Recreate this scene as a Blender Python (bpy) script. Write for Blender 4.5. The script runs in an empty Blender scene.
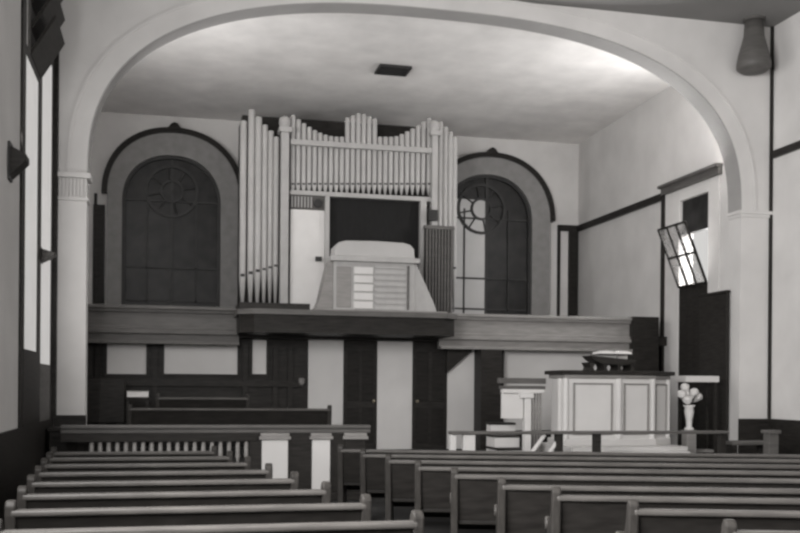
import bpy, bmesh, math, random
from mathutils import Vector, Matrix
random.seed(7)
S = bpy.context.scene
C = S.collection
PI = math.pi
R = math.radians

# ------------------------------------------------------------------ camera
F = 1000.0            # focal length in pixels of the 800 px frame
YAW = R(13.2)
ROLL = 0.008
PY0 = 386.9
EYE = 1.75
cd = bpy.data.cameras.new('camera')
cam = bpy.data.objects.new('camera', cd)
C.objects.link(cam)
cd.sensor_width = 36.0
cd.lens = 36.0 * F / 800.0
cd.shift_y = (PY0 - 266.5) / 800.0
cam.location = (0, 0, EYE)
cam.rotation_mode = 'QUATERNION'
cam.rotation_quaternion = (Matrix.Rotation(-YAW, 3, 'Z') @ Matrix.Rotation(R(90), 3, 'X') @ Matrix.Rotation(ROLL, 3, 'Z')).to_quaternion()
cd.clip_end = 200
S.camera = cam

# ------------------------------------------------------------------ world, lights, exposure
w = bpy.data.worlds.new('world')
S.world = w
w.use_nodes = True
bg = w.node_tree.nodes['Background']
bg.inputs['Color'].default_value = (1.0, 0.985, 0.96, 1)
bg.inputs['Strength'].default_value = 0.25

def area(name, loc, target, sx, sy, power):
    ld = bpy.data.lights.new(name, 'AREA')
    ld.shape = 'RECTANGLE'
    ld.size = sx
    ld.size_y = sy
    ld.energy = power
    ld.color = (1.0, 0.982, 0.972)
    o = bpy.data.objects.new(name, ld)
    o.location = loc
    d = Vector(target) - Vector(loc)
    o.rotation_euler = d.to_track_quat('-Z', 'Y').to_euler()
    C.objects.link(o)
    return o

area('daylight_nave_left', (-1.7, 5.5, 4.4), (8, 6.1, 4.4), 8.0, 3.8, 1150)
area('daylight_near_window', (-1.68, 14.0, 3.6), (8, 15.0, 5.0), 2.6, 2.6, 60)
area('daylight_nave_right', (11.1, 6.0, 4.6), (2, 14.0, 5.0), 7.0, 3.6, 50)
area('daylight_nave_rear', (4.7, -2.8, 5.0), (4.7, 17, 3.0), 9.0, 4.0, 120)
area('daylight_alcove_right', (11.3, 19.0, 4.5), (5, 20.0, 6.0), 1.1, 1.1, 40)
area('added_ceiling_fill_right', (10.55, 17.62, 6.3), (2.0, 19.2, 7.9), 0.25, 1.1, 62)  # added lamp, hidden behind the pier to brighten the chancel ceiling
area('added_ceiling_fill_left', (-1.5, 17.62, 6.3), (7.5, 19.6, 7.9), 0.25, 1.1, 52)  # its added counterpart behind the left pier, also for the ceiling
S.view_settings.view_transform = 'Standard'
S.view_settings.look = 'None'
S.view_settings.gamma = 1.0
S.view_settings.exposure = 1.36
S.view_settings.use_curve_mapping = False
S.cycles.filter_width = 2.6
S.cycles.max_bounces = 10
S.cycles.diffuse_bounces = 6

# ------------------------------------------------------------------ pixel rays to points on planes of the building
def ray(px, py):
    u = (px - 400) / F
    v = -(py - PY0) / F
    xl = u * math.cos(ROLL) - v * math.sin(ROLL)
    zl = u * math.sin(ROLL) + v * math.cos(ROLL)
    return xl * math.cos(YAW) + math.sin(YAW), -xl * math.sin(YAW) + math.cos(YAW), zl

def onY(px, py, Y):
    x, y, z = ray(px, py)
    return x * Y / y, EYE + z * Y / y

def onX(px, py, X):
    x, y, z = ray(px, py)
    return y * X / x, EYE + z * X / x

def XX(px, Y): return onY(px, 385, Y)[0]
def ZZ(px, py, Y): return onY(px, py, Y)[1]

# ------------------------------------------------------------------ materials
def mat(name, rgb, rough=0.6, var=0.12, scale=3.0, grain=None, bump=0.0, spec=0.4, metal=0.0):
    m = bpy.data.materials.new(name)
    m.use_nodes = True
    nt = m.node_tree
    b = nt.nodes['Principled BSDF']
    b.inputs['Roughness'].default_value = rough
    b.inputs['Metallic'].default_value = metal
    b.inputs['Specular IOR Level'].default_value = spec
    tc = nt.nodes.new('ShaderNodeTexCoord')
    mp = nt.nodes.new('ShaderNodeMapping')
    nt.links.new(tc.outputs['Object'], mp.inputs['Vector'])
    if grain:
        mp.inputs['Scale'].default_value = grain
    n = nt.nodes.new('ShaderNodeTexNoise')
    n.inputs['Scale'].default_value = scale
    n.inputs['Detail'].default_value = 6
    nt.links.new(mp.outputs['Vector'], n.inputs['Vector'])
    r = nt.nodes.new('ShaderNodeValToRGB')
    r.color_ramp.elements[0].position = 0.3
    r.color_ramp.elements[1].position = 0.7
    lo = [c * (1 - var) for c in rgb] + [1]
    hi = [min(1, c * (1 + var)) for c in rgb] + [1]
    r.color_ramp.elements[0].color = lo
    r.color_ramp.elements[1].color = hi
    nt.links.new(n.outputs['Fac'], r.inputs['Fac'])
    nt.links.new(r.outputs['Color'], b.inputs['Base Color'])
    if bump:
        bp = nt.nodes.new('ShaderNodeBump')
        bp.inputs['Strength'].default_value = bump
        bp.inputs['Distance'].default_value = 0.02
        nt.links.new(n.outputs['Fac'], bp.inputs['Height'])
        nt.links.new(bp.outputs['Normal'], b.inputs['Normal'])
    return m

def g(v, warm=0.02):
    return (v * (1 + warm), v, v * (1 - warm))

def emit_mat(name, rgb, strength):
    m = mat(name, rgb, 0.4, 0.08, 1.5)
    b = m.node_tree.nodes['Principled BSDF']
    b.inputs['Emission Color'].default_value = (*rgb, 1)
    b.inputs['Emission Strength'].default_value = strength
    return m

M = {
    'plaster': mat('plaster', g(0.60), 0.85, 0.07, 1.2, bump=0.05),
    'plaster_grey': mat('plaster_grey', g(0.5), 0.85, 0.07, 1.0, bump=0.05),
    'soffit_shade': mat('soffit_shade', g(0.33), 0.85, 0.07, 1.5),  # plaster darkened, the arch soffit's shade put into the colour
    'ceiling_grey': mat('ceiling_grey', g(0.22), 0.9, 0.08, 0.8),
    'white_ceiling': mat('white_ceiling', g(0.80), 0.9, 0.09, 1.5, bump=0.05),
    'cream': mat('cream_paint', g(0.57), 0.6, 0.04, 2.0),
    'stone': mat('window_stone', g(0.24), 0.8, 0.1, 5.0),
    'dark_wood': mat('dark_wood', g(0.022, 0.08), 0.45, 0.35, 4.0, (1, 1, 8), spec=0.12),
    'pew_wood': mat('pew_wood', g(0.017, 0.08), 0.5, 0.3, 4.0, (1, 6, 6), spec=0.1),
    'pew_rail': mat('highlit_pew_rail', g(0.075, 0.06), 0.4, 0.25, 5.0, (0.6, 6, 6), spec=0.25),  # lighter than the pew wood, highlight from above painted into the colour
    'pew_end': mat('pew_end_wood', g(0.034, 0.07), 0.4, 0.3, 5.0, (6, 6, 1), spec=0.12),
    'mid_wood': mat('mid_wood', g(0.09, 0.05), 0.55, 0.2, 3.0, (1, 1, 7)),
    'grey_wood': mat('grey_wood', g(0.22, 0.04), 0.5, 0.15, 3.0, (1, 1, 6)),
    'carpet': mat('carpet', g(0.015, 0.05), 0.95, 0.3, 30.0),
    'pipe': mat('organ_pipe_paint', g(0.38), 0.4, 0.06, 2.0, spec=0.5),
    'case': mat('organ_case_paint', g(0.36), 0.5, 0.08, 3.0, (2, 2, 1)),
    'black': mat('black_cloth', g(0.008), 0.9, 0.3, 5.0, (6, 6, 1)),
    'glass_dark': mat('stained_glass_dark', g(0.022), 0.4, 0.5, 3.0, spec=0.2),
    'lead': mat('lead_tracery', g(0.03), 0.6, 0.2, 6.0),
    'white': mat('white_paint', g(0.62), 0.5, 0.04, 3.0),
    'iron': mat('dark_iron', g(0.02), 0.5, 0.2, 8.0),
    'leaf': mat('leaf_green', g(0.10), 0.5, 0.3, 8.0),
    'paper': mat('paper', g(0.72), 0.8, 0.05, 8.0),
    'brass': mat('brass', (0.35, 0.31, 0.24), 0.35, 0.1, 8.0, metal=0.8),
    'day_glass': emit_mat('frosted_daylight_glass', g(0.5), 0.25),
    'daylit_glass': emit_mat('daylit_stained_glass', g(0.34), 0.12),  # lightened and glowing for daylight coming through the glass
}
tm = bpy.data.materials.new('hopper_glass')
tm.use_nodes = True
_nt = tm.node_tree
_b = _nt.nodes['Principled BSDF']
_b.inputs['Base Color'].default_value = (*g(0.4), 1)
_b.inputs['Roughness'].default_value = 0.3
_n = _nt.nodes.new('ShaderNodeTexNoise')
_n.inputs['Scale'].default_value = 6
_r = _nt.nodes.new('ShaderNodeMapRange')
_r.inputs['To Min'].default_value = 0.25
_r.inputs['To Max'].default_value = 0.6
_nt.links.new(_n.outputs['Fac'], _r.inputs['Value'])
_nt.links.new(_r.outputs['Result'], _b.inputs['Alpha'])
M['hopper_glass'] = tm

# ------------------------------------------------------------------ mesh helpers
class MB:
    def __init__(s): s.bm = bmesh.new()
    def box(s, x0, x1, y0, y1, z0, z1):
        if x0 > x1: x0, x1 = x1, x0
        if y0 > y1: y0, y1 = y1, y0
        if z0 > z1: z0, z1 = z1, z0
        v = [s.bm.verts.new(p) for p in ((x0, y0, z0), (x1, y0, z0), (x1, y1, z0), (x0, y1, z0), (x0, y0, z1), (x1, y0, z1), (x1, y1, z1), (x0, y1, z1))]
        for f in ((3, 2, 1, 0), (4, 5, 6, 7), (0, 1, 5, 4), (1, 2, 6, 5), (2, 3, 7, 6), (3, 0, 4, 7)):
            s.bm.faces.new([v[i] for i in f])
        return s
    def prism(s, pts, axis, a, b):
        """closed polygon extruded along axis from a to b; pts are the other two coordinates in xyz order"""
        def P(p, t):
            if axis == 'x': return (t, p[0], p[1])
            if axis == 'y': return (p[0], t, p[1])
            return (p[0], p[1], t)
        A = [s.bm.verts.new(P(p, a)) for p in pts]
        B = [s.bm.verts.new(P(p, b)) for p in pts]
        n = len(pts)
        s.bm.faces.new(A)
        s.bm.faces.new(B[::-1])
        for i in range(n):
            s.bm.faces.new((A[i], B[i], B[(i + 1) % n], A[(i + 1) % n]))
        return s
    def band(s, inner, outer, axis, a, b):
        """open strip between two polylines, extruded along axis"""
        def P(p, t):
            if axis == 'x': return (t, p[0], p[1])
            return (p[0], t, p[1])
        n = len(inner)
        V = [[s.bm.verts.new(P(q, t)) for q in L] for L in (inner, outer) for t in (a, b)]
        ia, ib, oa, ob = V
        for i in range(n - 1):
            s.bm.faces.new((ia[i], ia[i + 1], oa[i + 1], oa[i]))
            s.bm.faces.new((ib[i], ob[i], ob[i + 1], ib[i + 1]))
            s.bm.faces.new((ia[i], ib[i], ib[i + 1], ia[i + 1]))
            s.bm.faces.new((oa[i], oa[i + 1], ob[i + 1], ob[i]))
        s.bm.faces.new((ia[0], oa[0], ob[0], ib[0]))
        s.bm.faces.new((ia[-1], ib[-1], ob[-1], oa[-1]))
        return s
    def lathe(s, prof, cx, cy, n=16, cz=0.0, scale=(1, 1)):
        rings = []
        for r, z in prof:
            rings.append([s.bm.verts.new((cx + scale[0] * r * math.cos(2 * PI * i / n), cy + scale[1] * r * math.sin(2 * PI * i / n), cz + z)) for i in range(n)])
        for k in range(len(rings) - 1):
            for i in range(n):
                s.bm.faces.new((rings[k][i], rings[k][(i + 1) % n], rings[k + 1][(i + 1) % n], rings[k + 1][i]))
        s.bm.faces.new(rings[0][::-1])
        s.bm.faces.new(rings[-1])
        return s
    def rod(s, p, q, r0, r1=None, n=10):
        r1 = r0 if r1 is None else r1
        p, q = Vector(p), Vector(q)
        d = (q - p).normalized()
        u = d.orthogonal().normalized()
        v = d.cross(u)
        A = [s.bm.verts.new(p + r0 * (u * math.cos(2 * PI * i / n) + v * math.sin(2 * PI * i / n))) for i in range(n)]
        B = [s.bm.verts.new(q + r1 * (u * math.cos(2 * PI * i / n) + v * math.sin(2 * PI * i / n))) for i in range(n)]
        for i in range(n):
            s.bm.faces.new((A[i], A[(i + 1) % n], B[(i + 1) % n], B[i]))
        s.bm.faces.new(A[::-1])
        s.bm.faces.new(B)
        return s
    def ball(s, c, r, sc=(1, 1, 1)):
        bmesh.ops.create_uvsphere(s.bm, u_segments=14, v_segments=8, radius=r, matrix=Matrix.Translation(c) @ Matrix.Diagonal((*sc, 1)))
        return s
    def build(s, name, m, parent=None, bevel=0.0, smooth=False, xf=None):
        if xf is not None:
            bmesh.ops.transform(s.bm, matrix=xf, verts=s.bm.verts)
        bmesh.ops.recalc_face_normals(s.bm, faces=s.bm.faces)
        me = bpy.data.meshes.new(name)
        s.bm.to_mesh(me)
        s.bm.free()
        me.materials.append(M[m])
        if smooth:
            for p in me.polygons: p.use_smooth = True
        o = bpy.data.objects.new(name, me)
        C.objects.link(o)
        if parent is not None: o.parent = parent
        if bevel:
            b = o.modifiers.new('bevel', 'BEVEL')
            b.width = bevel
            b.segments = 2
            b.limit_method = 'ANGLE'
            b.angle_limit = R(40)
        return o

def tag(o, label, cat, group=None):
    o['label'] = label
    o['category'] = cat
    if group: o['group'] = group
    return o

def struct(o, label=None):
    o['kind'] = 'structure'
    if label: o['label'] = label
    return o

def thing(name, loc, label, cat, group=None, rz=0):
    o = bpy.data.objects.new(name, None)
    o.empty_display_size = 0.2
    C.objects.link(o)
    o.location = loc
    o.rotation_euler = (0, 0, rz)
    return tag(o, label, cat, group)

# ------------------------------------------------------------------ main dimensions
YA = 17.0            # nave face of the arch wall
TA = 0.4             # its thickness
YB = 25.05           # back wall of the alcove
XL, XR = -1.80, 11.25         # nave side walls
JL, JR = -1.27, 10.6          # arch jambs
AL, AR = -2.1, 10.75          # alcove side walls
ZC = 8.68            # nave ceiling
ZA = 8.30            # alcove ceiling
SPR = 5.15           # springing of the arch
RISE = 3.25
YG = 20.0            # gallery front
YW = 20.35           # wall below the gallery
PLZ = 0.45           # platform height
GZ = 2.9             # gallery floor
YR = 15.2            # communion rail

# ------------------------------------------------------------------ shell
struct(MB().box(XL - .3, XR + .3, -3.3, YA + TA, -0.2, 0).build('floor', 'carpet'), 'dark carpeted nave floor between the pews')
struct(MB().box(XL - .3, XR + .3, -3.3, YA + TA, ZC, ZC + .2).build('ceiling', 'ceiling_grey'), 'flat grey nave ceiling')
struct(MB().box(XR, XR + .3, -3.3, YA, 0, ZC).build('wall_right', 'plaster'), 'pale right nave wall')
struct(MB().box(XL - .3, XR + .3, -3.6, -3.3, 0, ZC).build('wall_rear', 'plaster'), 'rear nave wall')
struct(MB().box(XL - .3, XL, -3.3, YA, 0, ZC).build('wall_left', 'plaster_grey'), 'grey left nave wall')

# arch wall
def arch_pts(cx, hw, spr, rise, n_exp, N, grow=0.0):
    out = []
    for i in range(N + 1):
        a = PI - PI * i / N
        c, s = math.cos(a), math.sin(a)
        x = math.copysign(abs(c) ** (2 / n_exp), c)
        z = abs(s) ** (2 / n_exp)
        out.append((cx + (hw + grow) * x, spr + (rise + grow) * z))
    return out
CX = (JL + JR) / 2
HW = (JR - JL) / 2
ap = arch_pts(CX, HW, SPR, RISE, 2.6, 64)
mb = MB()
mb.band(ap, [(x, ZC) for x, z in ap], 'y', YA, YA + TA)
mb.box(XL - .3, JL, YA, YA + TA, 0, SPR)
mb.box(JR, XR + .3, YA, YA + TA, 0, SPR)
mb.box(XL - .3, JL, YA, YA + TA, SPR, ZC)
mb.box(JR, XR + .3, YA, YA + TA, SPR, ZC)
struct(mb.build('wall_front', 'plaster'), 'pale plaster wall pierced by the wide chancel arch')
# archivolt: raised face band and thin outer roll
a_in = arch_pts(CX, HW, SPR, RISE, 2.6, 64, -0.02)
a_out = arch_pts(CX, HW, SPR, RISE, 2.6, 64, 0.26)
a_out2 = arch_pts(CX, HW, SPR, RISE, 2.6, 64, 0.31)
clampz = lambda L: [(x, min(z, ZC - .005)) for x, z in L]
tr = struct(MB().band(ap, clampz(a_out), 'y', YA - .03, YA + TA + .01).build('trim_1', 'plaster'), 'moulded band round the chancel arch')
struct(MB().band(a_in, ap, 'y', YA - .03, YA + TA + .01).build('soffit_shade_strip', 'soffit_shade', tr))  # thin strip coloured darker for the shade under the arch
struct(MB().band(clampz(a_out), clampz(a_out2), 'y', YA - .045, YA).build('roll_moulding', 'plaster', tr))

# imposts
mb = MB()
mb.box(XL + .02, JL + .06, YA - .10, YA + TA, SPR - .06, SPR + .02)
mb.box(XL + .02, JL + .03, YA - .05, YA + TA, SPR - .42, SPR - .37)
for i in range(9):
    x = XL + .05 + i * (JL - XL - .02) / 9
    mb.box(x, x + .028, YA - .045, YA + .02, SPR - .38, SPR - .05)
struct(mb.build('trim_2', 'plaster'), 'fluted impost capital on the left arch pier')
mb = MB().box(JR - .05, XR, YA - .06, YA + TA, SPR - .06, SPR).box(JR - .02, XR, YA - .03, YA + TA, SPR - .12, SPR - .06)
struct(mb.build('trim_3', 'plaster'), 'plain impost moulding on the right arch pier')

# dark dado along the foot of the arch wall and nave walls
struct(MB().box(XL, JL + .02, YA - .05, YA, 0, 1.22).box(XL, JL + .02, YA - .08, YA, 1.19, 1.25).build('baseboard_left', 'dark_wood'), 'dark wood dado at the foot of the left pier')
struct(MB().box(JR - .02, XR, YA - .05, YA, 0, 1.17).box(JR - .02, XR, YA - .08, YA, 1.14, 1.2).build('baseboard_right', 'dark_wood'), 'dark wood dado at the foot of the right pier')
struct(MB().box(XR - .04, XR, -3, YA - .05, 0, 1.2).build('trim_4', 'dark_wood'), 'dark dado along the right nave wall')
struct(MB().box(XL, XL + .04, -3, YA - .05, 0, 1.2).build('trim_5', 'dark_wood'), 'dark dado along the left nave wall')
# picture rail and corner strip of the right nave wall
zr = onX(785, 151, XR)[1]
struct(MB().box(XR - .06, XR, -3, YA - .1, zr - .07, zr + .07).build('trim_6', 'dark_wood'), 'dark picture rail on the right nave wall')
struct(MB().box(XR - .05, XR, YA - .05, YA, 1.2, ZC).build('trim_7', 'dark_wood'), 'dark strip up the right nave corner')
struct(MB().box(XL, XL + .09, YA - .12, YA, 1.2, ZC).build('trim_8', 'dark_wood'), 'dark strip up the left nave corner')

# alcove shell
struct(MB().box(AL - .2, AR + .2, YR + .5, YB + .2, -0.2, PLZ).build('platform', 'carpet'), 'dark carpeted chancel platform')
struct(MB().box(AL - .3, AR + .3, YB, YB + .3, PLZ, ZA + .5).build('wall_back', 'plaster'), 'pale back wall of the chancel behind the organ')
struct(MB().box(AL - .3, AL, YA + TA, YB, PLZ, ZA + .3).build('wall_side', 'plaster'), 'left chancel wall')
# ceiling, falling slightly towards the back wall
ZAF = 8.47
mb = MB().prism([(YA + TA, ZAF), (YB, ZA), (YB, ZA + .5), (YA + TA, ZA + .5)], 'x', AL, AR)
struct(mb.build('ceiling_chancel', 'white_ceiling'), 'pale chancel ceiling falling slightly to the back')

# right chancel wall with an opening for the open hopper light
yo0, yo1 = onX(708, 385, AR)[0], onX(679, 385, AR)[0]     # near and far sides of the opening
zo1 = onX(693, 197, AR)[1]
zo0 = onX(693, 286, AR)[1]
zop = onX(693, 231, AR)[1]
mb = MB()
mb.box(AR, AR + .3, YA + TA, yo0, PLZ, ZA + .3)
mb.box(AR, AR + .3, yo1, YB, PLZ, ZA + .3)
mb.box(AR, AR + .3, yo0, yo1, PLZ, zo0)
mb.box(AR, AR + .3, yo0, yo1, zo1, ZA + .3)
struct(mb.build('wall_chancel', 'plaster'), 'pale right chancel wall with tall window')
# picture rails round the alcove
zrail = onX(628, 210, AR)[1]
struct(MB().box(AR - .07, AR, yo1 + .75, YB, zrail - .09, zrail + .07).build('trim_9', 'dark_wood'), 'dark picture rail on the right chancel wall')

# ------------------------------------------------------------------ window in the right chancel wall
W3 = MB().box(AR - .03, AR, yo1, yo1 + .62, PLZ, zo1 + .25).box(AR - .03, AR, yo0 - .42, yo0, PLZ, zo1 + .25).box(AR - .03, AR, yo0, yo1, zo1, zo1 + .25).build('window_3', 'white', bevel=.01)
struct(W3, 'tall window with white casing and tilted sash in right chancel wall')
struct(MB().box(AR - .10, AR, yo0 - .48, yo1 + .7, zo1 + .25, zo1 + .40).box(AR - .16, AR, yo0 - .5, yo1 + .75, zo1 + .40, zo1 + .46).build('window_head', 'mid_wood', W3))
struct(MB().box(AR - .08, AR, yo1 + .62, yo1 + .72, PLZ, zo1 + .40).build('dark_upright', 'dark_wood', W3))
struct(MB().box(AR + .05, AR + .10, yo0, yo1, zop, zo1).box(AR - .02, AR + .1, yo0, yo1, zop - .03, zop + .05).build('transom_pane', 'glass_dark', W3))
mb = MB().box(AR - .012, AR, yo0, yo1, PLZ, zo0 - .03)
mb.box(AR - .015, AR + .02, yo0, yo1, zo0 - .06, zo0 + .02)
for k in range(5):
    y = yo0 + k * (yo1 - yo0) / 4
    mb.box(AR - .015, AR + .02, y - .03, y + .03, PLZ, zo0 - .03)
struct(mb.build('lower_boarding', 'dark_wood', W3))
# hopper sash hinged at its foot, leaning into the room
sh = zop - zo0 + .15
sw = yo1 - yo0 - .06
mb = MB()
for k in range(4):
    y = -sw / 2 + k * sw / 3
    mb.box(-.02, .02, y - .022, y + .022, 0, sh)
for z in (0, sh * .5, sh):
    mb.box(-.02, .02, -sw / 2, sw / 2, z - .022, z + .022)
xf = Matrix.Translation((AR - .04, (yo0 + yo1) / 2, zo0 + .02)) @ Matrix.Rotation(R(-22), 4, 'Y')
sash = struct(mb.build('hopper_sash', 'dark_wood', W3, xf=xf))
struct(MB().box(-.005, .005, -sw / 2, sw / 2, 0.02, sh - .02).build('pane', 'hopper_glass', sash, xf=xf))

# ------------------------------------------------------------------ arched windows in the back wall
def arched_window(nm, pl, pr, il, ir, ptop, pitop, label, pale=False):
    Y = YB
    x0, x1 = XX(pl, Y), XX(pr, Y)
    i0, i1 = XX(il, Y), XX(ir, Y)
    zt = ZZ((pl + pr) / 2, ptop, Y)
    zi = ZZ((il + ir) / 2, pitop, Y)
    cx, hw = (x0 + x1) / 2, (x1 - x0) / 2
    ci, hi = (i0 + i1) / 2, (i1 - i0) / 2
    rise_o, rise_i = hw * .98, hi * .98
    so, si = zt - rise_o, zi - rise_i
    z0 = GZ
    def op(c, h, sp, rs, gr=0):
        return [(c - h - gr, z0)] + arch_pts(c, h + gr, sp, rs + gr, 2.15, 32) + [(c + h + gr, z0)]
    root = MB().band(op(ci, hi, si, rise_i), op(cx, hw, so, rise_o), 'y', Y - .22, Y).build(nm, 'stone')
    struct(root, label)
    struct(MB().band(op(ci, hi, si, rise_i, -.07), op(ci, hi, si, rise_i, .02), 'y', Y - .12, Y).build('inner_roll', 'lead', root))
    hood = [(p, q) for p, q in op(cx, hw, so, rise_o, 0)[1:-1]]
    hood2 = [(p, q) for p, q in op(cx, hw, so, rise_o, .13)[1:-1]]
    struct(MB().band(hood, hood2, 'y', Y - .26, Y).build('hood_mould', 'dark_wood', root))
    # crown finial
    mb = MB().prism([(cx - .22, zt + .06), (cx + .22, zt + .06), (cx + .13, zt + .15), (cx + .08, zt + .22), (cx, zt + .26), (cx - .08, zt + .22), (cx - .13, zt + .15)], 'y', Y - .28, Y)
    struct(mb.build('finial', 'dark_wood', root, bevel=.02))
    pane = op(ci, hi, si, rise_i)
    struct(MB().prism(pane, 'y', Y - .035, Y - .005).build('pane', 'glass_dark', root))
    if pale:   # left light lightened and faintly glowing, daylight put into its colour
        pts = [p for p in pane if p[0] <= ci + .02]
        pts = [(ci - hi + .03, z0)] + [(x, min(z, si + hi * .45)) for x, z in pts[1:]] + [(ci, si + hi * .45), (ci, z0)]
        struct(MB().prism(pts, 'y', Y - .05, Y - .036).build('daylit_pane', 'daylit_glass', root))
    # tracery
    mb = MB()
    mb.box(ci - .035, ci + .035, Y - .09, Y - .03, z0, zi)
    for q in (-.5, .5):
        mb.box(ci + q * hi - .02, ci + q * hi + .02, Y - .08, Y - .03, z0, si + .3)
    for z in (z0 + .9, z0 + 1.7, si + .05):
        mb.box(ci - hi, ci + hi, Y - .08, Y - .03, z - .022, z + .022)
    zc = si + hi * .25
    N = 28
    for rr, th in ((hi * .52, .035), (hi * .22, .03)):
        xo = ci - (hi * .12 if pale else 0)
        inn = [(xo + (rr - th) * math.cos(2 * PI * i / N), zc + (rr - th) * math.sin(2 * PI * i / N)) for i in range(N + 1)]
        out = [(xo + (rr + th) * math.cos(2 * PI * i / N), zc + (rr + th) * math.sin(2 * PI * i / N)) for i in range(N + 1)]
        mb.band(inn, out, 'y', Y - .10, Y - .03)
    for k in range(8):
        a = 2 * PI * k / 8 + .2
        mb.rod((xo + hi * .22 * math.cos(a), Y - .06, zc + hi * .22 * math.sin(a)), (xo + hi * .52 * math.cos(a), Y - .06, zc + hi * .52 * math.sin(a)), .022)
    struct(mb.build('tracery', 'lead', root))
    return root
arched_window('window_1', 106, 237, 121, 219, 135, 157, 'round-arched dark stained window left of the organ')
arched_window('window_2', 428, 546, 440, 528, 159, 176, 'round-arched dark stained window right of the organ, pale on its left', True)
# framed wall strips beside the windows
zq = ZZ(565, 228, YB)
xa, xb = XX(556, YB), AR
mb = MB().box(xa, xb, YB - .08, YB, zq - .09, zq + .07).box(xb - .28, xb - .02, YB - .07, YB, GZ, zq).box(xa, xa + .07, YB - .07, YB, GZ, zq)
struct(mb.build('trim_10', 'dark_wood'), 'dark rail and posts right of the right arched window')
xa = XX(92, YB)
mb = MB().box(xa, xa + .27, YB - .08, YB, GZ, ZZ(98, 205, YB)).box(xa + .02, xa + .09, YB - .10, YB, GZ, ZZ(98, 194, YB))
struct(mb.build('trim_11', 'dark_wood'), 'dark post left of the left arched window')

# ------------------------------------------------------------------ left nave window
yw = [onX(p, 300, XL)[0] for p in (22, 35, 38.5, 49)]
zw0, zw1 = 2.2, 6.0
zw2 = 6.75
W4 = MB().box(XL, XL + .03, yw[0] - .3, yw[0], 1.2, ZC - .9).box(XL, XL + .03, yw[1], yw[2], 1.2, ZC - .9).box(XL, XL + .03, yw[3], yw[3] + .2, 1.2, ZC - .9).box(XL, XL + .03, yw[0], yw[1], zw1, zw1 + .12).box(XL, XL + .03, yw[2], yw[3], zw2, zw2 + .12).build('window_4', 'dark_wood')
struct(W4, 'tall two-light window with dark frame in left nave wall')
struct(MB().box(XL, XL + .02, yw[0], yw[1], zw0, zw1).build('pane', 'day_glass', W4))
struct(MB().box(XL, XL + .02, yw[2], yw[3], zw0 - .15, zw2).build('pane', 'day_glass', W4))
struct(MB().box(XL, XL + .035, yw[0] - .1, yw[1] + .1, 1.2, zw0).build('apron', 'dark_wood', W4))
struct(MB().box(XL, XL + .025, yw[2], yw[3], 1.2, zw0 - .15).build('apron', 'mid_wood', W4))
# tilted louvre boards of the ventilator above, leaning into the room
for k in range(5):
    mb = MB().box(-.02, .02, -.55, .55, 0, .62)
    xf = Matrix.Translation((XL + .02, yw[1] - .35, zw1 + .12 + k * .34)) @ Matrix.Rotation(R(31), 4, 'Y')
    struct(mb.build('louvre_board', 'dark_wood', W4, xf=xf))
struct(MB().box(XL, XL + .03, yw[1] - .95, yw[1] + .2, zw1 + .1, ZC - .7).build('louvre_back', 'mid_wood', W4))

# ------------------------------------------------------------------ gallery front with panelled wall below
lx0, lx1 = XX(240, 18.9), XX(456, 18.9)       # organ loft sides
gx0, gx1 = AL, AR
struct(MB().box(gx0, gx1, YG + .05, YB, GZ - .2, GZ).build('gallery_floor', 'dark_wood'), 'dark gallery floor under the organ')
zcap = ZZ(160, 306, YG)
def parapet(nm, x0, x1, label, m):
    r = MB().box(x0, x1, YG, YG + .12, GZ - .35, zcap - .06).build(nm, m)
    struct(r, label)
    struct(MB().box(x0, x1, YG - .12, YG + .2, zcap - .07, zcap).box(x0, x1, YG - .07, YG + .16, zcap - .13, zcap - .07).build('cap', m, r, bevel=.012))
    struct(MB().box(x0, x1, YG - .10, YG, GZ - .16, GZ - .08).box(x0, x1, YG - .05, YG, GZ - .08, GZ - .02).box(x0, x1, YG - .16, YG, GZ - .36, GZ - .30).build('moulding', m, r, bevel=.012))
parapet('gallery_parapet', gx0, lx0 + .05, 'moulded mid-grey gallery front left of the organ loft', 'mid_wood')
parapet('gallery_parapet', lx1 - .05, XX(640, YG), 'moulded light grey gallery front right of the organ loft', 'grey_wood')
struct(MB().box(XX(629, YG), XX(654, YG), YG - .2, YG + .3, PLZ, zcap + .02).build('pier', 'dark_wood'), 'dark pier ending the gallery front beside the chancel window')

# wall under the gallery: dark wood frame with cream panels
wall = MB().box(gx0, gx1, YW, YW + .12, PLZ, GZ - .2).build('wall_panelled', 'dark_wood')
struct(wall, 'dark wood wall with cream panels under the gallery')
def cream_panel(p0, p1, y0, y1, nm='cream_panel', to_floor=False):
    x0, x1 = XX(p0, YW), XX(p1, YW)
    zt = ZZ((p0 + p1) / 2, y0, YW)
    zb = PLZ if to_floor else ZZ((p0 + p1) / 2, y1, YW)
    struct(MB().box(x0, x1, YW - .02, YW + .01, zb, zt).build(nm, 'cream', wall))
    if not to_floor:
        b = .05
        struct(MB().box(x0 - b, x1 + b, YW - .05, YW, zt, zt + b).box(x0 - b, x1 + b, YW - .05, YW, zb - b, zb).box(x0 - b, x0, YW - .05, YW, zb, zt).box(x1, x1 + b, YW - .05, YW, zb, zt).build('panel_frame', 'dark_wood', wall))
for a in ((107, 146, 338, 374), (164, 237, 338, 374), (252, 266, 340, 374)): cream_panel(*a)
for a in ((308, 343, 336, 450), (377, 412, 336, 450), (447, 481, 336, 450)): cream_panel(*a, to_floor=True)
cream_panel(503, 631, 337, 430)
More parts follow.
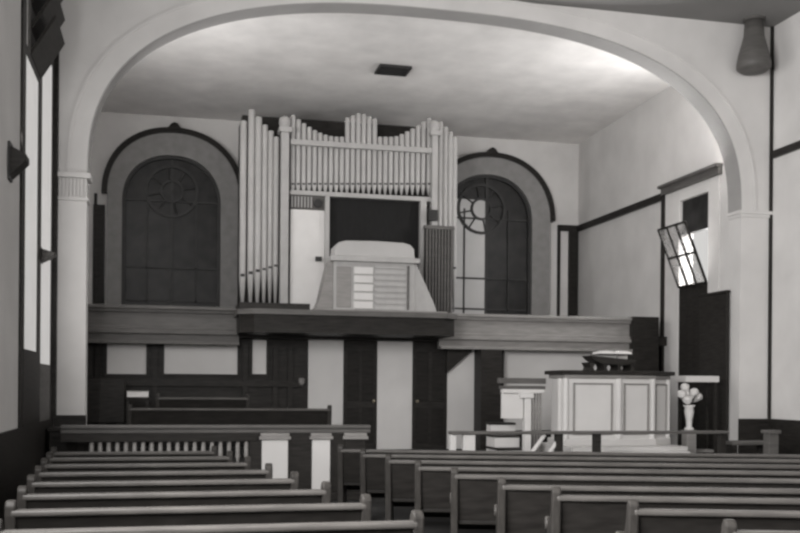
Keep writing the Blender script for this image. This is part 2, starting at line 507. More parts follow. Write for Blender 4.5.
# stiles on the left wall
mb = MB()
for p in (90, 98, 155, 245, 275, 290):
    x = XX(p, YW)
    mb.box(x - .05, x + .05, YW - .07, YW, PLZ, GZ - .36)
mb.box(gx0, XX(300, YW), YW - .09, YW, ZZ(170, 380, YW) - .12, ZZ(170, 380, YW))
mb.box(gx0, XX(300, YW), YW - .06, YW, PLZ, PLZ + .2)
struct(mb.build('stiles', 'dark_wood', wall))
xk, zk = onY(301, 383, YW - .02)
lp = thing('wall_lamp', (xk, YW, zk), 'small pale wall lamp on dark wood just left of the first tall cream strip', 'lamp')
MB().box(-.05, .05, -.03, 0, -.08, .08).build('back_plate', 'iron', lp, bevel=.006)
MB().lathe([(.03, -.05), (.06, .0), (.07, .06), (.05, .1)], 0, -.10, 14).build('shade', 'grey_wood', lp, smooth=True)
MB().rod((0, -.03, -.04), (0, -.10, -.04), .012).build('arm', 'iron', lp)
def loft_door(nm, p0, p1, label, side):
    x0, x1 = XX(p0, YW), XX(p1, YW)
    zt = GZ - .28
    d = MB().box(x0, x1, YW - .05, YW - .005, PLZ, zt).build(nm, 'dark_wood')
    struct(d, label)
    wdt = x1 - x0
    mb = MB()
    for a, b in ((.08, .45), (.55, .92)):
        for c, e in ((.06, .40), (.46, .94)):
            mb.box(x0 + a * wdt, x0 + b * wdt, YW - .065, YW - .05, PLZ + c * (zt - PLZ), PLZ + e * (zt - PLZ))
    struct(mb.build('door_panels', 'pew_wood', d, bevel=.01))
    xk = x0 + (.9 if side else .1) * wdt
    struct(MB().ball((xk, YW - .11, PLZ + 1.0), .035).rod((xk, YW - .11, PLZ + 1.0), (xk, YW - .05, PLZ + 1.0), .012).build('door_knob', 'brass', d, smooth=True))
loft_door('door_1', 344, 376, 'dark panelled door under the organ loft, the left one', 1)
loft_door('door_2', 413, 446, 'dark panelled door under the organ loft, the right one', 0)
# projecting dark pier right of the third cream strip
struct(MB().box(XX(481, YW - .5), XX(502, YW - .5), YW - .5, YW, PLZ, GZ - .3).build('pier', 'dark_wood'), 'dark pier under the right end of the organ loft')

# projecting organ loft slab
zl1 = ZZ(350, 311, 18.85)
zl0 = ZZ(350, 334, 18.85)
loft = MB().prism([(lx0, YG + .1), (lx0, 19.05), (lx0 + .25, 18.85), (lx1 - .25, 18.85), (lx1, 19.05), (lx1, YG + .1)], 'z', zl0, zl1 - .1).build('organ_loft', 'dark_wood')
struct(loft, 'dark projecting loft carrying the organ console')
struct(MB().prism([(lx0 - .05, YG + .1), (lx0 - .05, 19.0), (lx0 + .22, 18.76), (lx1 - .22, 18.76), (lx1 + .05, 19.0), (lx1 + .05, YG + .1)], 'z', zl1 - .1, zl1).build('loft_edge', 'mid_wood', loft))
struct(MB().box(lx0 - .02, XX(309, 18.95), 18.9, YG + .1, zl1, zl1 + .12).build('loft_ledge', 'dark_wood', loft))
# dark raking wedge over the top of the third cream strip
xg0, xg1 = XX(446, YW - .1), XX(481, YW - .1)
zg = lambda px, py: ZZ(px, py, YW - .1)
struct(MB().prism([(xg0, zg(446, 373)), (xg1, zg(481, 342)), (xg1, zl0), (xg0, zl0)], 'y', YW - .16, YW - .03).build('dark_wedge', 'dark_wood', loft))

# ------------------------------------------------------------------ pipe organ
YO = 22.0
xo0, xo1 = XX(238, YO), XX(454, YO)
organ = thing('pipe_organ', ((xo0 + xo1) / 2, YO, GZ), 'large pale pipe organ filling the back of the gallery between the arched windows', 'organ')
OB = Matrix.Translation((-(xo0 + xo1) / 2, -YO, -GZ))
def opart(mb, nm, m, parent=organ, **k):
    return mb.build(nm, m, parent, xf=OB, **k)
ztop = ZZ(345, 118, YO + 1)
opart(MB().box(xo0 + .1, xo1 - .1, YO + .75, YO + 1.9, GZ, ZZ(345, 122, YO + .75)), 'case_body', 'dark_wood')
def pipe(px, top, mouth, foot, wpx, nm='pipe', yoff=0.0):
    Y = YO + yoff
    x = XX(px, Y)
    rr = .5 * (XX(px + wpx / 2, Y) - XX(px - wpx / 2, Y)) * .96
    zt, zm, zf = ZZ(px, top, Y), ZZ(px, mouth, Y), ZZ(px, foot, Y)
    if zf < GZ: zf = GZ
    mb = MB().lathe([(rr * .3, zf), (rr, zm), (rr, zt - .02), (rr * .93, zt)], x, Y, 14)
    p = opart(mb, nm, 'pipe', smooth=False)
    for f in p.data.polygons: f.use_smooth = len(f.vertices) == 4
    if mouth < foot - 4:
        opart(MB().box(x - rr * .6, x + rr * .6, Y - rr * 1.02, Y - rr * .8, zm + .02, zm + rr * 1.1), 'pipe_mouth', 'lead', p)
# left tower: big pipes stepping down towards the post
for px, top in ((241.5, 121), (249.5, 110), (256.5, 117), (263, 125), (269, 131), (274.5, 137)):
    pipe(px, top, 278 - (px - 241) * .3, 312, 7.2 if px < 260 else 6)
# middle field, scalloped tops
def top_of(px):
    if px < 341: return 113 + 24 * math.sin(PI / 2 * min(1, (px - 288) / 48))
    if px < 375: return 113 + abs(px - 358) * .40
    return 137 - 18 * max(0, (px - 392) / 34) ** 1.3
n = 26
for i in range(n):
    px = 291 + i * (427 - 291) / (n - 1)
    pipe(px, top_of(px), 186, 195, 5.0)
# right tower
for px, top in ((438.5, 122), (443.5, 127), (448.5, 132), (453, 137)):
    pipe(px, top, 270, 312, 5.0)
zrl = ZZ(358, 147, YO)
opart(MB().box(XX(288, YO), XX(431, YO), YO - .16, YO - .06, zrl - .07, zrl + .05), 'pipe_rail', 'case', bevel=.01)
zpb = ZZ(358, 195, YO)
opart(MB().box(XX(288, YO), XX(431, YO), YO - .10, YO + .5, zpb - .08, zpb + .02), 'impost_rail', 'case', bevel=.01)
for px, wd, top in ((283, 8, 118), (432.5, 6, 122)):
    x0, x1 = XX(px - wd / 2, YO - .1), XX(px + wd / 2, YO - .1)
    zt = ZZ(px, top, YO - .1)
    po = opart(MB().box(x0, x1, YO - .18, YO + .1, GZ, zt - .3), 'case_post', 'case', bevel=.015)
    xm = (x0 + x1) / 2
    opart(MB().box(x0 - .05, x1 + .05, YO - .24, YO + .14, zt - .32, zt - .22).lathe([(.09, zt - .22), (.13, zt - .12), (.12, zt), (.06, zt + .05)], xm, YO - .05), 'post_capital', 'case', po)
# keyboard recess with black curtain and its side panels
opart(MB().box(XX(327, YO), XX(418, YO), YO + .05, YO + .12, GZ, zpb - .08), 'recess_curtain', 'black')
for a, b in ((323, 327.5), (418, 424)):
    opart(MB().box(XX(a, YO), XX(b, YO), YO - .12, YO + .2, GZ, zpb - .08), 'recess_post', 'case', bevel=.01)
za, zb2 = ZZ(305, 209, YO), ZZ(305, 196, YO)
grl = opart(MB().box(XX(289, YO), XX(323, YO), YO + .0, YO + .1, za, zpb - .08), 'grille', 'mid_wood')
mb = MB()
for k in range(7):
    x = XX(290.5 + k * 3.2, YO)
    mb.box(x - .014, x + .014, YO - .04, YO, za + .03, zpb - .1)
opart(mb, 'grille_bar', 'case', grl)
xk, zk = onY(318, 203.5, YO - .03)
opart(MB().rod((xk, YO - .06, zk), (xk, YO + .02, zk), .095, n=20), 'round_gauge', 'iron', grl)
door = opart(MB().box(XX(289, YO), XX(323, YO), YO - .04, YO + .05, GZ, za - .02), 'case_door', 'white', bevel=.01)
xk, zk = onY(318.5, 259, YO - .06)
opart(MB().box(xk - .07, xk + .07, YO - .10, YO - .03, zk - .05, zk + .05), 'door_latch', 'iron', door)
# small box and slatted swell shutter on the right
opart(MB().box(XX(427, YO - .2), XX(435.5, YO - .2), YO - .28, YO - .18, ZZ(431, 221, YO - .2), ZZ(431, 210, YO - .2)), 'small_box', 'iron', bevel=.01)
s0, s1 = XX(424, YO - .3), XX(452, YO - .3)
zs0, zs1 = GZ, ZZ(437, 227, YO - .3)
sl = opart(MB().box(s0, s1, YO - .26, YO - .2, zs0, zs1), 'swell_shutter', 'dark_wood')
mb = MB()
for k in range(9):
    x = s0 + .04 + k * (s1 - s0 - .08) / 8
    mb.box(x - .02, x + .02, YO - .32, YO - .26, zs0, zs1 - .03)
opart(mb, 'shutter_slat', 'mid_wood', sl)
opart(MB().box(s0 - .02, s1 + .02, YO - .34, YO - .2, zs1 - .05, zs1 + .03), 'shutter_rail', 'mid_wood', sl)

# organ console on the loft
YK = 19.5
kx0, kx1 = XX(333, YK), XX(414, YK)
kz0 = zl1
kz1 = ZZ(375, 260, YK)
kz2 = ZZ(375, 241, YK)
km = (kx0 + kx1) / 2
cons = thing('organ_console', (km, YK, kz0), 'broad pale roll-top organ console on the projecting loft', 'organ console')
OB = Matrix.Translation((-km, -YK, -kz0))
def kpart(mb, nm, m, parent=cons, **k): return mb.build(nm, m, parent, xf=OB, **k)
body = kpart(MB().box(kx0, kx1, YK, YK + .55, kz0, kz1), 'body', 'case', bevel=.015)
pr = []
for i in range(9):
    a = PI * i / 8
    pr.append((km - (kx1 - kx0) / 2 * math.copysign(abs(math.cos(a)) ** .35, math.cos(a)), kz1 + .04 + (kz2 - kz1 - .04) * math.sin(a) ** .5))
kpart(MB().prism(pr, 'y', YK - .02, YK + .55), 'roll_top', 'pipe', bevel=.03)
kpart(MB().box(kx0 - .08, kx1 + .08, YK - .10, YK + .6, kz1 - .05, kz1 + .05), 'ledge', 'case', bevel=.012)
f0, f1 = XX(314, YK), XX(438, YK)
kpart(MB().prism([(kx0, kz0 + .02), (kx0, kz1 - .05), (kx0 - .1, kz1 - .05), (f0 + .1, kz0 + .25), (f0, kz0 + .02)], 'y', YK + .06, YK + .5), 'side_wing', 'grey_wood', bevel=.01)
kpart(MB().prism([(kx1, kz0 + .02), (kx1, kz1 - .05), (kx1 + .05, kz1 - .05), (f1 - .08, kz0 + .25), (f1, kz0 + .02)], 'y', YK + .06, YK + .5), 'side_wing', 'case', bevel=.01)
kpart(MB().box(f0 - .05, f1 + .12, YK - .2, YK + .6, kz0, kz0 + .07), 'plinth', 'grey_wood', bevel=.01)
c0, c1 = XX(353, YK), XX(372, YK)
mb = MB()
nb = 5
hh = (kz1 - .12 - kz0 - .1) / nb
for k in range(nb):
    mb.box(c0, c1, YK - .035, YK, kz0 + .1 + k * hh, kz0 + .1 + (k + .82) * hh)
kpart(mb, 'centre_panel', 'cream', bevel=.008)
mb = MB()
c2, c3 = XX(374, YK), XX(405, YK)
for k in range(8):
    z = kz0 + .12 + k * (kz1 - kz0 - .25) / 7
    mb.box(c2, c3, YK - .03, YK, z - .035, z + .02)
kpart(mb, 'louvre_panel', 'case', bevel=.006)
kpart(MB().box(kx0 + .05, c0 - .06, YK - .02, YK, kz0 + .12, kz1 - .15), 'plain_panel', 'grey_wood', bevel=.01)
kpart(MB().box(XX(406.5, YK), XX(408, YK), YK - .04, YK, kz0 + .1, kz1 - .1), 'pilaster', 'mid_wood')

# ceiling vent
vx, vy = onY(393, 70, 20)[0], 20.4
t = (8.38 - EYE) / ray(393, 70)[2]
vx, vy = ray(393, 70)[0] * t, ray(393, 70)[1] * t
vent = thing('ceiling_vent', (vx, vy, ZAF + (ZA - ZAF) * (vy - YA - TA) / (YB - YA - TA) - .005), 'dark rectangular vent grille in the chancel ceiling', 'vent')
MB().box(-.30, .30, -.24, .24, -.03, -.0).build('backing', 'black', vent)
MB().box(-.34, .34, -.28, -.23, -.05, 0).box(-.34, .34, .23, .28, -.05, 0).box(-.34, -.29, -.24, .24, -.05, 0).box(.29, .34, -.24, .24, -.05, 0).build('frame', 'iron', vent)
mb = MB()
for k in range(6): mb.box(-.29, .29, -.2 + k * .08, -.185 + k * .08, -.045, -.03)
mb.build('slat', 'iron', vent)

# ------------------------------------------------------------------ chancel furniture
# communion rail, left half
rx0, rx1 = JL - .2, XX(370, YR)
rail = thing('communion_rail', ((rx0 + rx1) / 2, YR, 0), 'long communion rail on the left with white balusters and broad white posts', 'railing', 'communion rails')
OB = Matrix.Translation((-(rx0 + rx1) / 2, -YR, 0))
rz1 = ZZ(250, 425, YR)
def rp(mb, nm, m, parent=rail, **k): return mb.build(nm, m, parent, xf=OB, **k)
rp(MB().box(rx0, rx1, YR - .10, YR + .10, rz1 - .05, rz1).box(rx0, rx1, YR - .06, YR + .06, rz1 - .12, rz1 - .05), 'handrail', 'mid_wood', bevel=.012)
rp(MB().box(rx0, rx1, YR - .09, YR + .09, 0, .12), 'base_rail', 'dark_wood', bevel=.01)
zfr = ZZ(200, 441.5, YR)
rp(MB().box(rx0, XX(258, YR), YR - .05, YR + .05, zfr, rz1 - .12), 'frieze', 'dark_wood', bevel=.006)
for p0, p1 in ((262, 288), (312, 330), (345, 365)):
    a, b = XX(p0, YR), XX(p1, YR)
    po = rp(MB().box(a, b, YR - .08, YR + .08, .12, rz1 - .22), 'post', 'cream' if p0 < 340 else 'dark_wood', bevel=.01)
    rp(MB().box(a - .04, b + .04, YR - .11, YR + .11, rz1 - .22, rz1 - .17).box(a - .02, b + .02, YR - .09, YR + .09, rz1 - .17, rz1 - .12), 'post_cap', 'grey_wood', po, bevel=.008)
for k in range(19):
    x = XX(92 + k * 8.6, YR)
    rp(MB().lathe([(.03, .12), (.035, .2), (.02, .26), (.045, .42), (.02, .62), (.035, .68), (.03, zfr)], x, YR, 10), 'baluster', 'grey_wood', smooth=True)
# dark infill between the broad posts
rp(MB().box(XX(250, YR), XX(262, YR), YR - .04, YR + .04, .12, rz1 - .12).box(XX(288, YR), XX(312, YR), YR - .04, YR + .04, .12, rz1 - .12).box(XX(330, YR), XX(345, YR), YR - .04, YR + .04, .12, rz1 - .12), 'infill_panel', 'dark_wood')
# right half
qx0, qx1 = XX(450, YR), XX(727, YR)
rail2 = thing('communion_rail', ((qx0 + qx1) / 2, YR, 0), 'communion rail on the right with thin dark handrail in front of the pulpit', 'railing', 'communion rails')
OB = Matrix.Translation((-(qx0 + qx1) / 2, -YR, 0))
rz2 = ZZ(580, 431, YR)
rp(MB().box(qx0, qx1, YR - .09, YR + .09, rz2 - .05, rz2), 'handrail', 'mid_wood', rail2, bevel=.012)
rp(MB().box(qx0, qx1, YR - .09, YR + .09, 0, .12), 'base_rail', 'dark_wood', rail2, bevel=.01)
for p, wd, m in ((453, 6, 'cream'), (469, 12, 'cream'), (559, 7, 'dark_wood'), (597, 7, 'dark_wood'), (722, 6, 'dark_wood')):
    a, b = XX(p - wd / 2, YR), XX(p + wd / 2, YR)
    rp(MB().box(a, b, YR - .05, YR + .05, .12, rz2 - .05), 'post', m, rail2, bevel=.01)
x1_, x2_ = XX(510, YR), XX(545, YR)
rp(MB().rod((x1_, YR, .2), (x2_, YR, rz2 - .06), .035).rod((x1_ + .3, YR, .2), (x2_ + .3, YR, rz2 - .06), .035), 'brace', 'cream', rail2)

# white podium and pulpit
YP = 16.6
pb0, pb1 = XX(563, YP), XX(675, YP)
pm = (pb0 + pb1) / 2
hwid = (pb1 - pb0) / 2
pz0 = PLZ + .28
pz1 = ZZ(612, 372, YP)
pod = tag(MB().box(pm - hwid - .02, pm + hwid + .01, YP - .55, YP + 1.2, PLZ, PLZ + .2).box(pm - hwid - .02, pm + hwid + .02, YP - .45, YP + 1.1, PLZ + .2, PLZ + .28).build('podium', 'white', bevel=.015), 'low white stepped podium under the pulpit', 'podium')
pul = thing('pulpit', (pm, YP, pz0), 'broad white pulpit desk with recessed panels and dark top', 'pulpit')
def pp(mb, nm, m, parent=pul, **k): return mb.build(nm, m, parent, xf=Matrix.Translation((-pm, -YP, -pz0)), **k)
fx = [pm - hwid, XX(566, YP - .12), XX(619, YP - .12), XX(652, YP), pm + hwid]
plan = [(fx[0], YP + .55), (fx[0], YP + .12), (fx[1], YP - .12), (fx[2], YP - .12), (fx[3], YP - .02), (fx[4], YP + .28), (fx[4], YP + .55)]
pp(MB().prism(plan, 'z', pz0, pz1 - .05), 'body', 'cream', bevel=.01)
def grow(pts, d):
    out = []
    for x, y in pts:
        out.append((x + math.copysign(d, x - pm), y - d if y < YP + .4 else y + d))
    return out
pp(MB().prism(grow(plan, .10), 'z', pz1 - .05, pz1 + .02), 'desk_top', 'dark_wood', bevel=.012)
pp(MB().prism(grow(plan, .04), 'z', pz1 - .12, pz1 - .05), 'cornice', 'grey_wood', bevel=.012)
pp(MB().prism(grow(plan, .05), 'z', pz0, pz0 + .12), 'plinth', 'cream', bevel=.012)
def face_panel(a, b, z0, z1, nm, m='white'):
    a, b = Vector((*a, 0)), Vector((*b, 0))
    d = (b - a)
    L = d.length
    ang = math.atan2(d.y, d.x)
    M4 = Matrix.Translation((a.x - pm, a.y - YP, -pz0)) @ Matrix.Rotation(ang, 4, 'Z')
    fr = MB()
    u0, u1 = .13 * L, .87 * L
    t = .03
    fr.box(u0, u1, -.035, .0, z0, z0 + t).box(u0, u1, -.035, 0, z1 - t, z1).box(u0, u0 + t, -.035, 0, z0, z1).box(u1 - t, u1, -.035, 0, z0, z1)
    f = fr.build(nm, 'grey_wood', pul, xf=M4, bevel=.008)
    MB().box(u0 + t, u1 - t, -.012, .0, z0 + t, z1 - t).build('panel_field', m, f, xf=M4)
face_panel((fx[1], YP - .121), (fx[2], YP - .121), pz0 + .2, pz1 - .2, 'panel_frame', 'cream')
face_panel((fx[2], YP - .121), (fx[3], YP - .022), pz0 + .2, pz1 - .2, 'panel_frame', 'cream')
face_panel((fx[3], YP - .02), (fx[4], YP + .28), pz0 + .2, pz1 - .2, 'panel_frame', 'cream')
for x, y in plan[1:6]:
    pp(MB().lathe([(.05, pz0 + .12), (.05, pz1 - .12)], x, y, 10), 'corner_pilaster', 'cream', smooth=False)

# book rest with open bible on the pulpit
bx0, bx1 = XX(589, YP), XX(635, YP)
bm_ = (bx0 + bx1) / 2
bz = pz1 + .02
rest = thing('book_rest', (bm_, YP + .15, bz), 'dark boat-shaped book rest on scalloped feet on the pulpit top', 'book rest')
hw_ = (bx1 - bx0) / 2
MB().prism([(-hw_, .27), (hw_, .20), (hw_ * .9, .13), (hw_ * .5, .10), (-hw_ * .5, .12), (-hw_ * .82, .19)], 'y', -.2, .2).build('sloped_top', 'dark_wood', rest, bevel=.01)
for x in (-hw_ * .88, -hw_ * .3, hw_ * .3, hw_ * .86):
    MB().prism([(x - .05, 0), (x + .05, 0), (x + .02, .06), (x + .07, .14), (x - .07, .15), (x - .02, .06)], 'y', -.17, .17).build('leg', 'dark_wood', rest, bevel=.006)

bib = thing('open_bible', (bm_ + .06, YP + .15, bz + .285), 'large open white-paged book lying on the pulpit book rest', 'book')
for s in (-1, 1):
    MB().prism([(0, .02), (s * .06, .07), (s * .2, .075), (s * .30, .05), (s * .31, .02)], 'y', -.19, .17).build('page_block', 'paper', bib, bevel=.004)
MB().box(-.33, .33, -.2, .18, 0.0, .02).build('cover', 'dark_wood', bib)
tag(MB().box(-.10, .10, -.05, .05, 0, .38).build('hymn_book', 'paper', bevel=.006), 'small pale book standing at the right end of the pulpit book rest', 'book').location = (XX(633, YP), YP + .48, bz)

# pulpit steps with spindled side
sx0, sx1 = XX(500, YP + .2), XX(547, YP + .2)
steps = thing('pulpit_steps', ((sx0 + sx1) / 2, YP + .3, PLZ), 'short white stair with spindles and dark handrail left of the pulpit', 'steps')
w2 = (sx1 - sx0) / 2
zt = ZZ(525, 378, YP + .2) - PLZ
MB().box(-w2, w2, -.06, .06, zt - .10, zt).box(-w2 + .02, w2, -.04, .04, zt - .2, zt - .14).build('handrail', 'mid_wood', steps, bevel=.01)
xn = XX(529, YP + .2) - (sx0 + sx1) / 2
nw = MB().box(xn - .06, xn + .06, -.07, .07, 0, zt - .36).build('newel_post', 'white', steps, bevel=.01)
MB().box(xn - .16, xn + .10, -.10, .10, zt - .36, zt - .27).build('newel_cap', 'white', nw, bevel=.01)
MB().box(-w2 + .06, w2 - .05, -.08, .05, zt - .27, zt - .20).build('upper_rail', 'white', steps, bevel=.008)
for k in range(4):
    x = xn + .09 + k * .055
    MB().rod((x, 0, .1), (x, 0, zt - .14), .02).build('spindle', 'grey_wood', steps, smooth=True)
for k in range(3):
    MB().box(-w2 + .05, xn - .02, .1 + k * .22, .8, k * .22, (k + 1) * .22 - .04).build('riser', 'white', steps)
    MB().box(-w2 + .03, xn - .02, .07 + k * .22, .8, (k + 1) * .22 - .04, (k + 1) * .22).build('tread', 'dark_wood', steps, bevel=.006)
MB().box(-w2 + .06, xn - .08, -.02, .02, zt - .72, zt - .27).build('side_panel', 'white', steps)

# side stand with white top, vase and lilies
YS = 17.35
sx, sz = onY(697.5, 376, YS)
st = thing('side_stand', (sx, YS, PLZ), 'small dark stand with thick white top right of the pulpit', 'stand')
hs = (XX(714, YS) - XX(681, YS)) / 2
ht = sz - PLZ
MB().box(-hs, hs, -.2, .2, ht - .12, ht).build('stand_top', 'white', st, bevel=.012)
for a in (-1, 1):
    for b in (-1, 1):
        MB().box(a * (hs - .06) - .025, a * (hs - .06) + .025, b * .15 - .025, b * .15 + .025, 0, ht - .12).build('leg', 'dark_wood', st)
MB().box(-hs + .05, hs - .05, -.16, .16, .1, .15).build('lower_shelf', 'grey_wood', st)
YV = 16.95
fx_, fz = onY(689, 430, YV)
MBx = MB().box(-.10, .10, -.10, .10, 0, fz - PLZ - .04).box(-.11, .11, -.11, .11, fz - PLZ - .04, fz - PLZ)
tag(MBx.build('plinth_block', 'grey_wood', bevel=.012), 'low square plinth carrying the white flower vase', 'plinth').location = (fx_, YV, PLZ)
vase = thing('flower_vase', (fx_, YV, fz), 'slender white vase on a plinth right of the pulpit', 'vase')
hv = ZZ(687, 405, YV) - fz
MB().lathe([(.085, 0), (.09, .03), (.05, .06), (.06, .2), (.09, hv * .72), (.08, hv - .05), (.12, hv)], 0, 0, 18).build('vase_body', 'white', vase, smooth=True)
fl = thing('lily_bunch', (fx_, YV, fz + hv + .015), 'bunch of white trumpet lilies branching out of the white vase', 'flowers')
for (px, py, dy) in ((679.5, 394, -.05), (686, 387, .05), (693, 392, -.05), (700, 397, .06), (684, 400, -.12)):
    x, z = onY(px, py, YV)
    tip = Vector((x - fx_, dy, z - fz - hv))
    d = tip.normalized()
    bl = MB().rod(Vector((0, 0, .012)), tip, .014).build('stem', 'leaf', fl)
    MB().rod(tip - d * max(.11, min(.26, tip.length - .09)), tip - d * .10, .03, .06, 12).rod(tip - d * .1, tip + d * .01, .06, .09, 12).ball(tip, .075, (1, 1, .8)).build('blossom', 'white', bl, smooth=True)
for k in range(6):
    a = k * 1.05
    tp = Vector((.16 * math.cos(a), .10 * math.sin(a), .17))
    mb = MB().prism([(0, 0), (.04, .10), (0, .24), (-.04, .10)], 'y', -.004, .004)
    mb.build('leaf', 'leaf', fl, xf=Matrix.Rotation(a, 4, 'Z') @ Matrix.Rotation(R(38), 4, 'Y'))

# tall dark panel standing against the right arch jamb
zt = onX(712, 295, 10.5)[1]
ys0, ys1 = onX(727, 295, 10.5)[0], onX(700, 295, 10.5)[0]
wp = thing('wood_screen', (10.55, (ys0 + ys1) / 2, PLZ), 'tall dark wood screen standing between the right arch pier and the chancel window', 'screen')
hy = (ys1 - ys0) / 2
MB().box(-.05, .0, -hy, hy, 0, zt - PLZ).build('panel', 'dark_wood', wp, bevel=.01)
MB().box(-.07, .01, -hy - .02, hy + .02, zt - PLZ, zt - PLZ + .05).build('top_rail', 'dark_wood', wp, bevel=.008)
for a in (-hy + .1, hy - .1):
    MB().box(-.16, .04, a - .04, a + .04, 0, .06).build('foot', 'dark_wood', wp, bevel=.008)

# ------------------------------------------------------------------ pews
PEW_H = 0.90
def pew(L, loc, rz, label, group, z=0.0, cat='pew'):
    root = thing('church_pew', (loc[0], loc[1], z), label, cat, group, rz)
    # length runs from local x = 0 to L; +y is towards the chancel
    MB().prism([(.0, PEW_H - .04), (.035, PEW_H - .04), (.13, .40), (.095, .40)], 'x', .03, L - .03).build('backrest', 'pew_wood', root)
    MB().box(.0, L, -.035, .06, PEW_H - .045, PEW_H).build('top_rail', 'pew_rail', root, bevel=.015)
    MB().box(.03, L - .03, .08, .50, .40, .44).box(.03, L - .03, .46, .49, .30, .40).build('seat', 'pew_wood', root, bevel=.01)
    prof = [(.05, 0), (.02, .5), (-.03, .86), (-.03, .93), (.0, .965), (.05, .965), (.085, .92), (.11, .83), (.17, .73), (.27, .67), (.40, .655), (.47, .67), (.52, .66), (.545, .62), (.53, .57), (.48, .54), (.49, .3), (.50, 0)]
    for x in (0, L):
        e = MB().prism(prof, 'x', x - .035, x + .035).build('pew_end', 'pew_end', root, bevel=.012)
        MB().rod((x - .05, .495, .615), (x + .05, .495, .615), .055, n=16).build('arm_scroll', 'pew_rail', e, bevel=.01)
    return root
ordn = ['front', 'second', 'third', 'fourth', 'fifth', 'sixth', 'seventh', 'eighth', 'ninth', 'tenth', 'eleventh']
# left block, rows parallel to the arch wall
NL = 8
for i in range(NL):
    Y = 13.15 - i * (13.15 - 6.15) / (NL - 1)
    xr = 1.56 - (Y - 6.2) * .135
    xl = -1.0 - (Y - 7) * .058
    if i == 0: lab = 'dark pew at the front of the left block, nearest the communion rail'
    elif i == NL - 1: lab = 'nearest dark pew of the left block, at bottom left of the photo'
    else: lab = 'dark pew with highlighted top rail, %s row of the left block from the communion rail' % ordn[i]
    pew(xr - xl, (xl, Y), 0, lab, 'pews of the left block')
# right block, rows turned towards the side
cs, sn = math.cos(YAW), math.sin(YAW)
ends = [(-.80, 13.55), (-.46, 12.6), (-.13, 11.65), (.20, 10.7), (.54, 9.77), (.90, 8.76), (1.25, 7.94), (1.66, 7.08), (2.0, 6.03)]
RA = R(-17.0)
for i, (xc, zc) in enumerate(ends):
    X, Y = xc * cs + zc * sn, -xc * sn + zc * cs
    L = min(8.6, (10.5 - X) / math.cos(RA))
    if i == 0: lab = 'dark pew at the front of the right block, facing the pulpit rail'
    elif i == len(ends) - 1: lab = 'nearest dark pew of the right block, at bottom right of the photo'
    else: lab = 'dark pew with scrolled arm, %s row of the right block from the pulpit' % ordn[i]
    pew(L, (X, Y), RA, lab, 'pews of the right block')

# choir pews on risers, left under the gallery
struct(MB().box(AL, XX(300, 18.6), 18.35, YW, PLZ, PLZ + .18).build('riser', 'carpet'), 'low dark riser under the back choir pew')
yc = 17.75
cx0, cx1 = XX(130, yc), XX(330, yc)
pew(cx1 - cx0, (cx0, yc), 0, 'dark choir pew just behind the left communion rail', 'choir pews', PLZ - .0, 'choir pew')
yc = 18.5
cx0, cx1 = XX(158, yc), XX(248, yc)
pew(cx1 - cx0, (cx0, yc), 0, 'short dark choir pew on the riser below the cream panels', 'choir pews', PLZ + .18, 'choir pew')
# tall dark chair at the far left
yc = 19.3
x = XX(104, yc)
ch = thing('choir_chair', (x, yc, PLZ + .18), 'dark high-backed chair at the left end of the riser behind the pier', 'chair')
hb = ZZ(108, 378, yc) - PLZ - .18
MB().box(-.38, .38, .0, .07, .4, hb).build('backrest', 'dark_wood', ch, bevel=.02)
MB().box(-.31, .31, .05, .55, .40, .47).build('seat', 'dark_wood', ch, bevel=.015)
for a in (-.28, .28):
    for b in (.05, .5):
        MB().box(a - .03, a + .03, b - .03, b + .03, 0, .4).build('leg', 'dark_wood', ch)
    MB().box(a - .03, a + .03, .05, .5, .66, .70).build('arm', 'dark_wood', ch, bevel=.01)
# papers and books lying about the choir
# dark chest at far left in front of the pier
yq = 15.9
x0, x1 = XX(50, yq), XX(112, yq)
z1 = ZZ(80, 428, yq)
chest = thing('low_cabinet', ((x0 + x1) / 2, yq + .2, 0), 'low dark cabinet at the foot of the left arch pier', 'cabinet')
hw2 = (x1 - x0) / 2
MB().box(-hw2, hw2, -.2, .25, 0, z1 - .05).build('body', 'dark_wood', chest, bevel=.01)
MB().box(-hw2 - .03, hw2 + .03, -.24, .28, z1 - .05, z1).build('cabinet_top', 'dark_wood', chest, bevel=.01)
for s in (-1, 1):
    d = MB().box(s * .05, s * (hw2 - .04), -.215, -.2, .08, z1 - .12).build('door', 'pew_wood', chest, bevel=.006)
    MB().ball((s * .09, -.235, z1 * .55), .02).build('knob', 'brass', d, smooth=True)
bk = thing('song_book', (x1 - .22, yq + .1, z1), 'pale open booklet lying on the low dark cabinet at left', 'book')
MB().box(-.16, .16, -.1, .1, .006, .04).build('page_block', 'paper', bk, bevel=.004)
MB().box(-.17, .17, -.11, .11, 0, .006).build('cover', 'dark_wood', bk)
# booklet on the back choir pew's rail
bk = thing('song_book', (x + .62, 19.05, PLZ + .18), 'pale stack of booklets on a small dark stool beside the high-backed chair', 'book')
bk.location = (XX(138, 19.1), 19.1, ZZ(138, 397, 19.1))
MB().box(-.19, .19, -.12, .12, .0, .10).build('page_block', 'paper', bk, bevel=.004)
MB().box(-.2, .2, -.13, .13, .10, .115).build('cover', 'grey_wood', bk)
sz = bk.location.z - PLZ - .18
stl = thing('stool', (bk.location.x, 19.1, PLZ + .18), 'small dark stool under the pale stack of booklets', 'stool')
MB().box(-.21, .21, -.17, .17, sz - .05, sz).build('seat', 'dark_wood', stl, bevel=.01)
for a in (-.17, .17):
    for b in (-.12, .12):
        MB().box(a - .025, a + .025, b - .025, b + .025, 0, sz - .05).build('leg', 'dark_wood', stl)

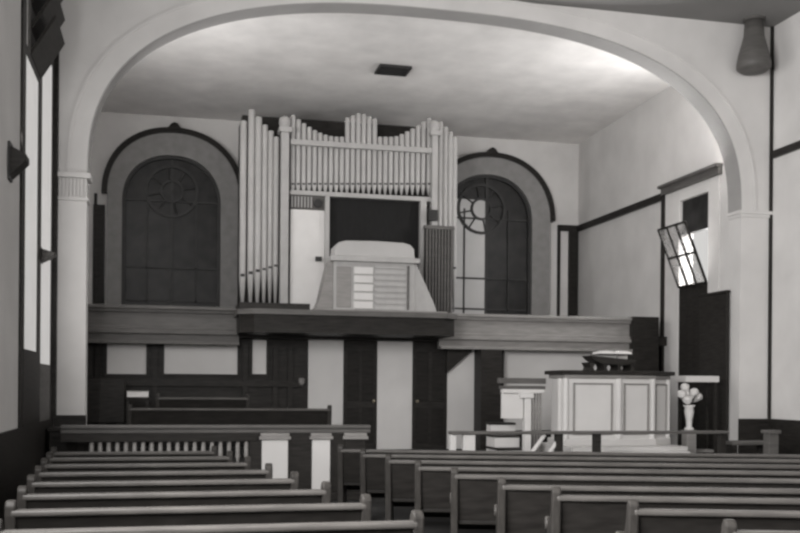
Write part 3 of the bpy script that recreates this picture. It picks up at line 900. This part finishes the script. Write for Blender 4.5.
# low bench and post at the right wall
yb_ = 15.6
x0, x1 = XX(727, yb_), XX(768, yb_)
be = thing('side_bench', ((x0 + x1) / 2, yb_, 0), 'low dark bench at the right wall beyond the communion rail', 'bench')
hb = ZZ(748, 441, yb_)
h2 = (x1 - x0) / 2
MB().box(-h2, h2, -.2, .2, hb - .06, hb).build('seat', 'mid_wood', be, bevel=.012)
for s in (-1, 1):
    MB().box(s * h2 * .85 - .04, s * h2 * .85 + .04, -.18, .18, 0, hb - .06).build('leg', 'dark_wood', be)
yb_ = 15.0
xp, zp = onY(771, 430, yb_)
po = thing('newel_post', (xp, yb_, 0), 'square grey post at the right wall beside the low bench', 'post')
MB().box(-.09, .09, -.09, .09, 0, zp - .06).build('shaft', 'mid_wood', po, bevel=.01)
MB().box(-.12, .12, -.12, .12, zp - .06, zp).build('cap', 'mid_wood', po, bevel=.01)

# dark wall brackets on the left nave wall
def bracket(py0, py1, px, label, proj):
    y, z1 = onX(px, py0, XL)
    z0 = onX(px, py1, XL)[1]
    r = thing('wall_bracket', (XL, y, (z0 + z1) / 2), label, 'bracket', 'left wall brackets')
    h = (z1 - z0)
    MB().box(0, .03, -.12, .12, -h * .6, h * .6).build('back_plate', 'iron', r, bevel=.006)
    MB().prism([(.03, -h * .5), (.03, h * .45), (proj, h * .2), (proj, h * .0)], 'y', -.14, .14).build('wedge_arm', 'dark_wood', r, bevel=.01)
bracket(146, 178, 9, 'dark wedge-shaped wall bracket before the near edge of the left window', .21)
bracket(249, 262, 40, 'small dark wall bracket between the two lights of the left window', .22)
# dark bell-shaped fixture high in the right corner
fxx, fzz = onY(753, 72, YA - .3)
cb = thing('corner_fixture', (fxx, YA - .32, fzz), 'dark bell-shaped fixture high in the right corner under the ceiling', 'fixture')
hcf = ZC - fzz
MB().lathe([(.24, 0), (.31, .06), (.31, .16), (.28, .32), (.23, .5), (.19, .66), (.17, hcf - .04)], 0, 0, 20).build('bell', 'mid_wood', cb, smooth=True)
MB().lathe([(.2, hcf - .05), (.2, hcf)], 0, 0, 20).build('ceiling_plate', 'mid_wood', cb)
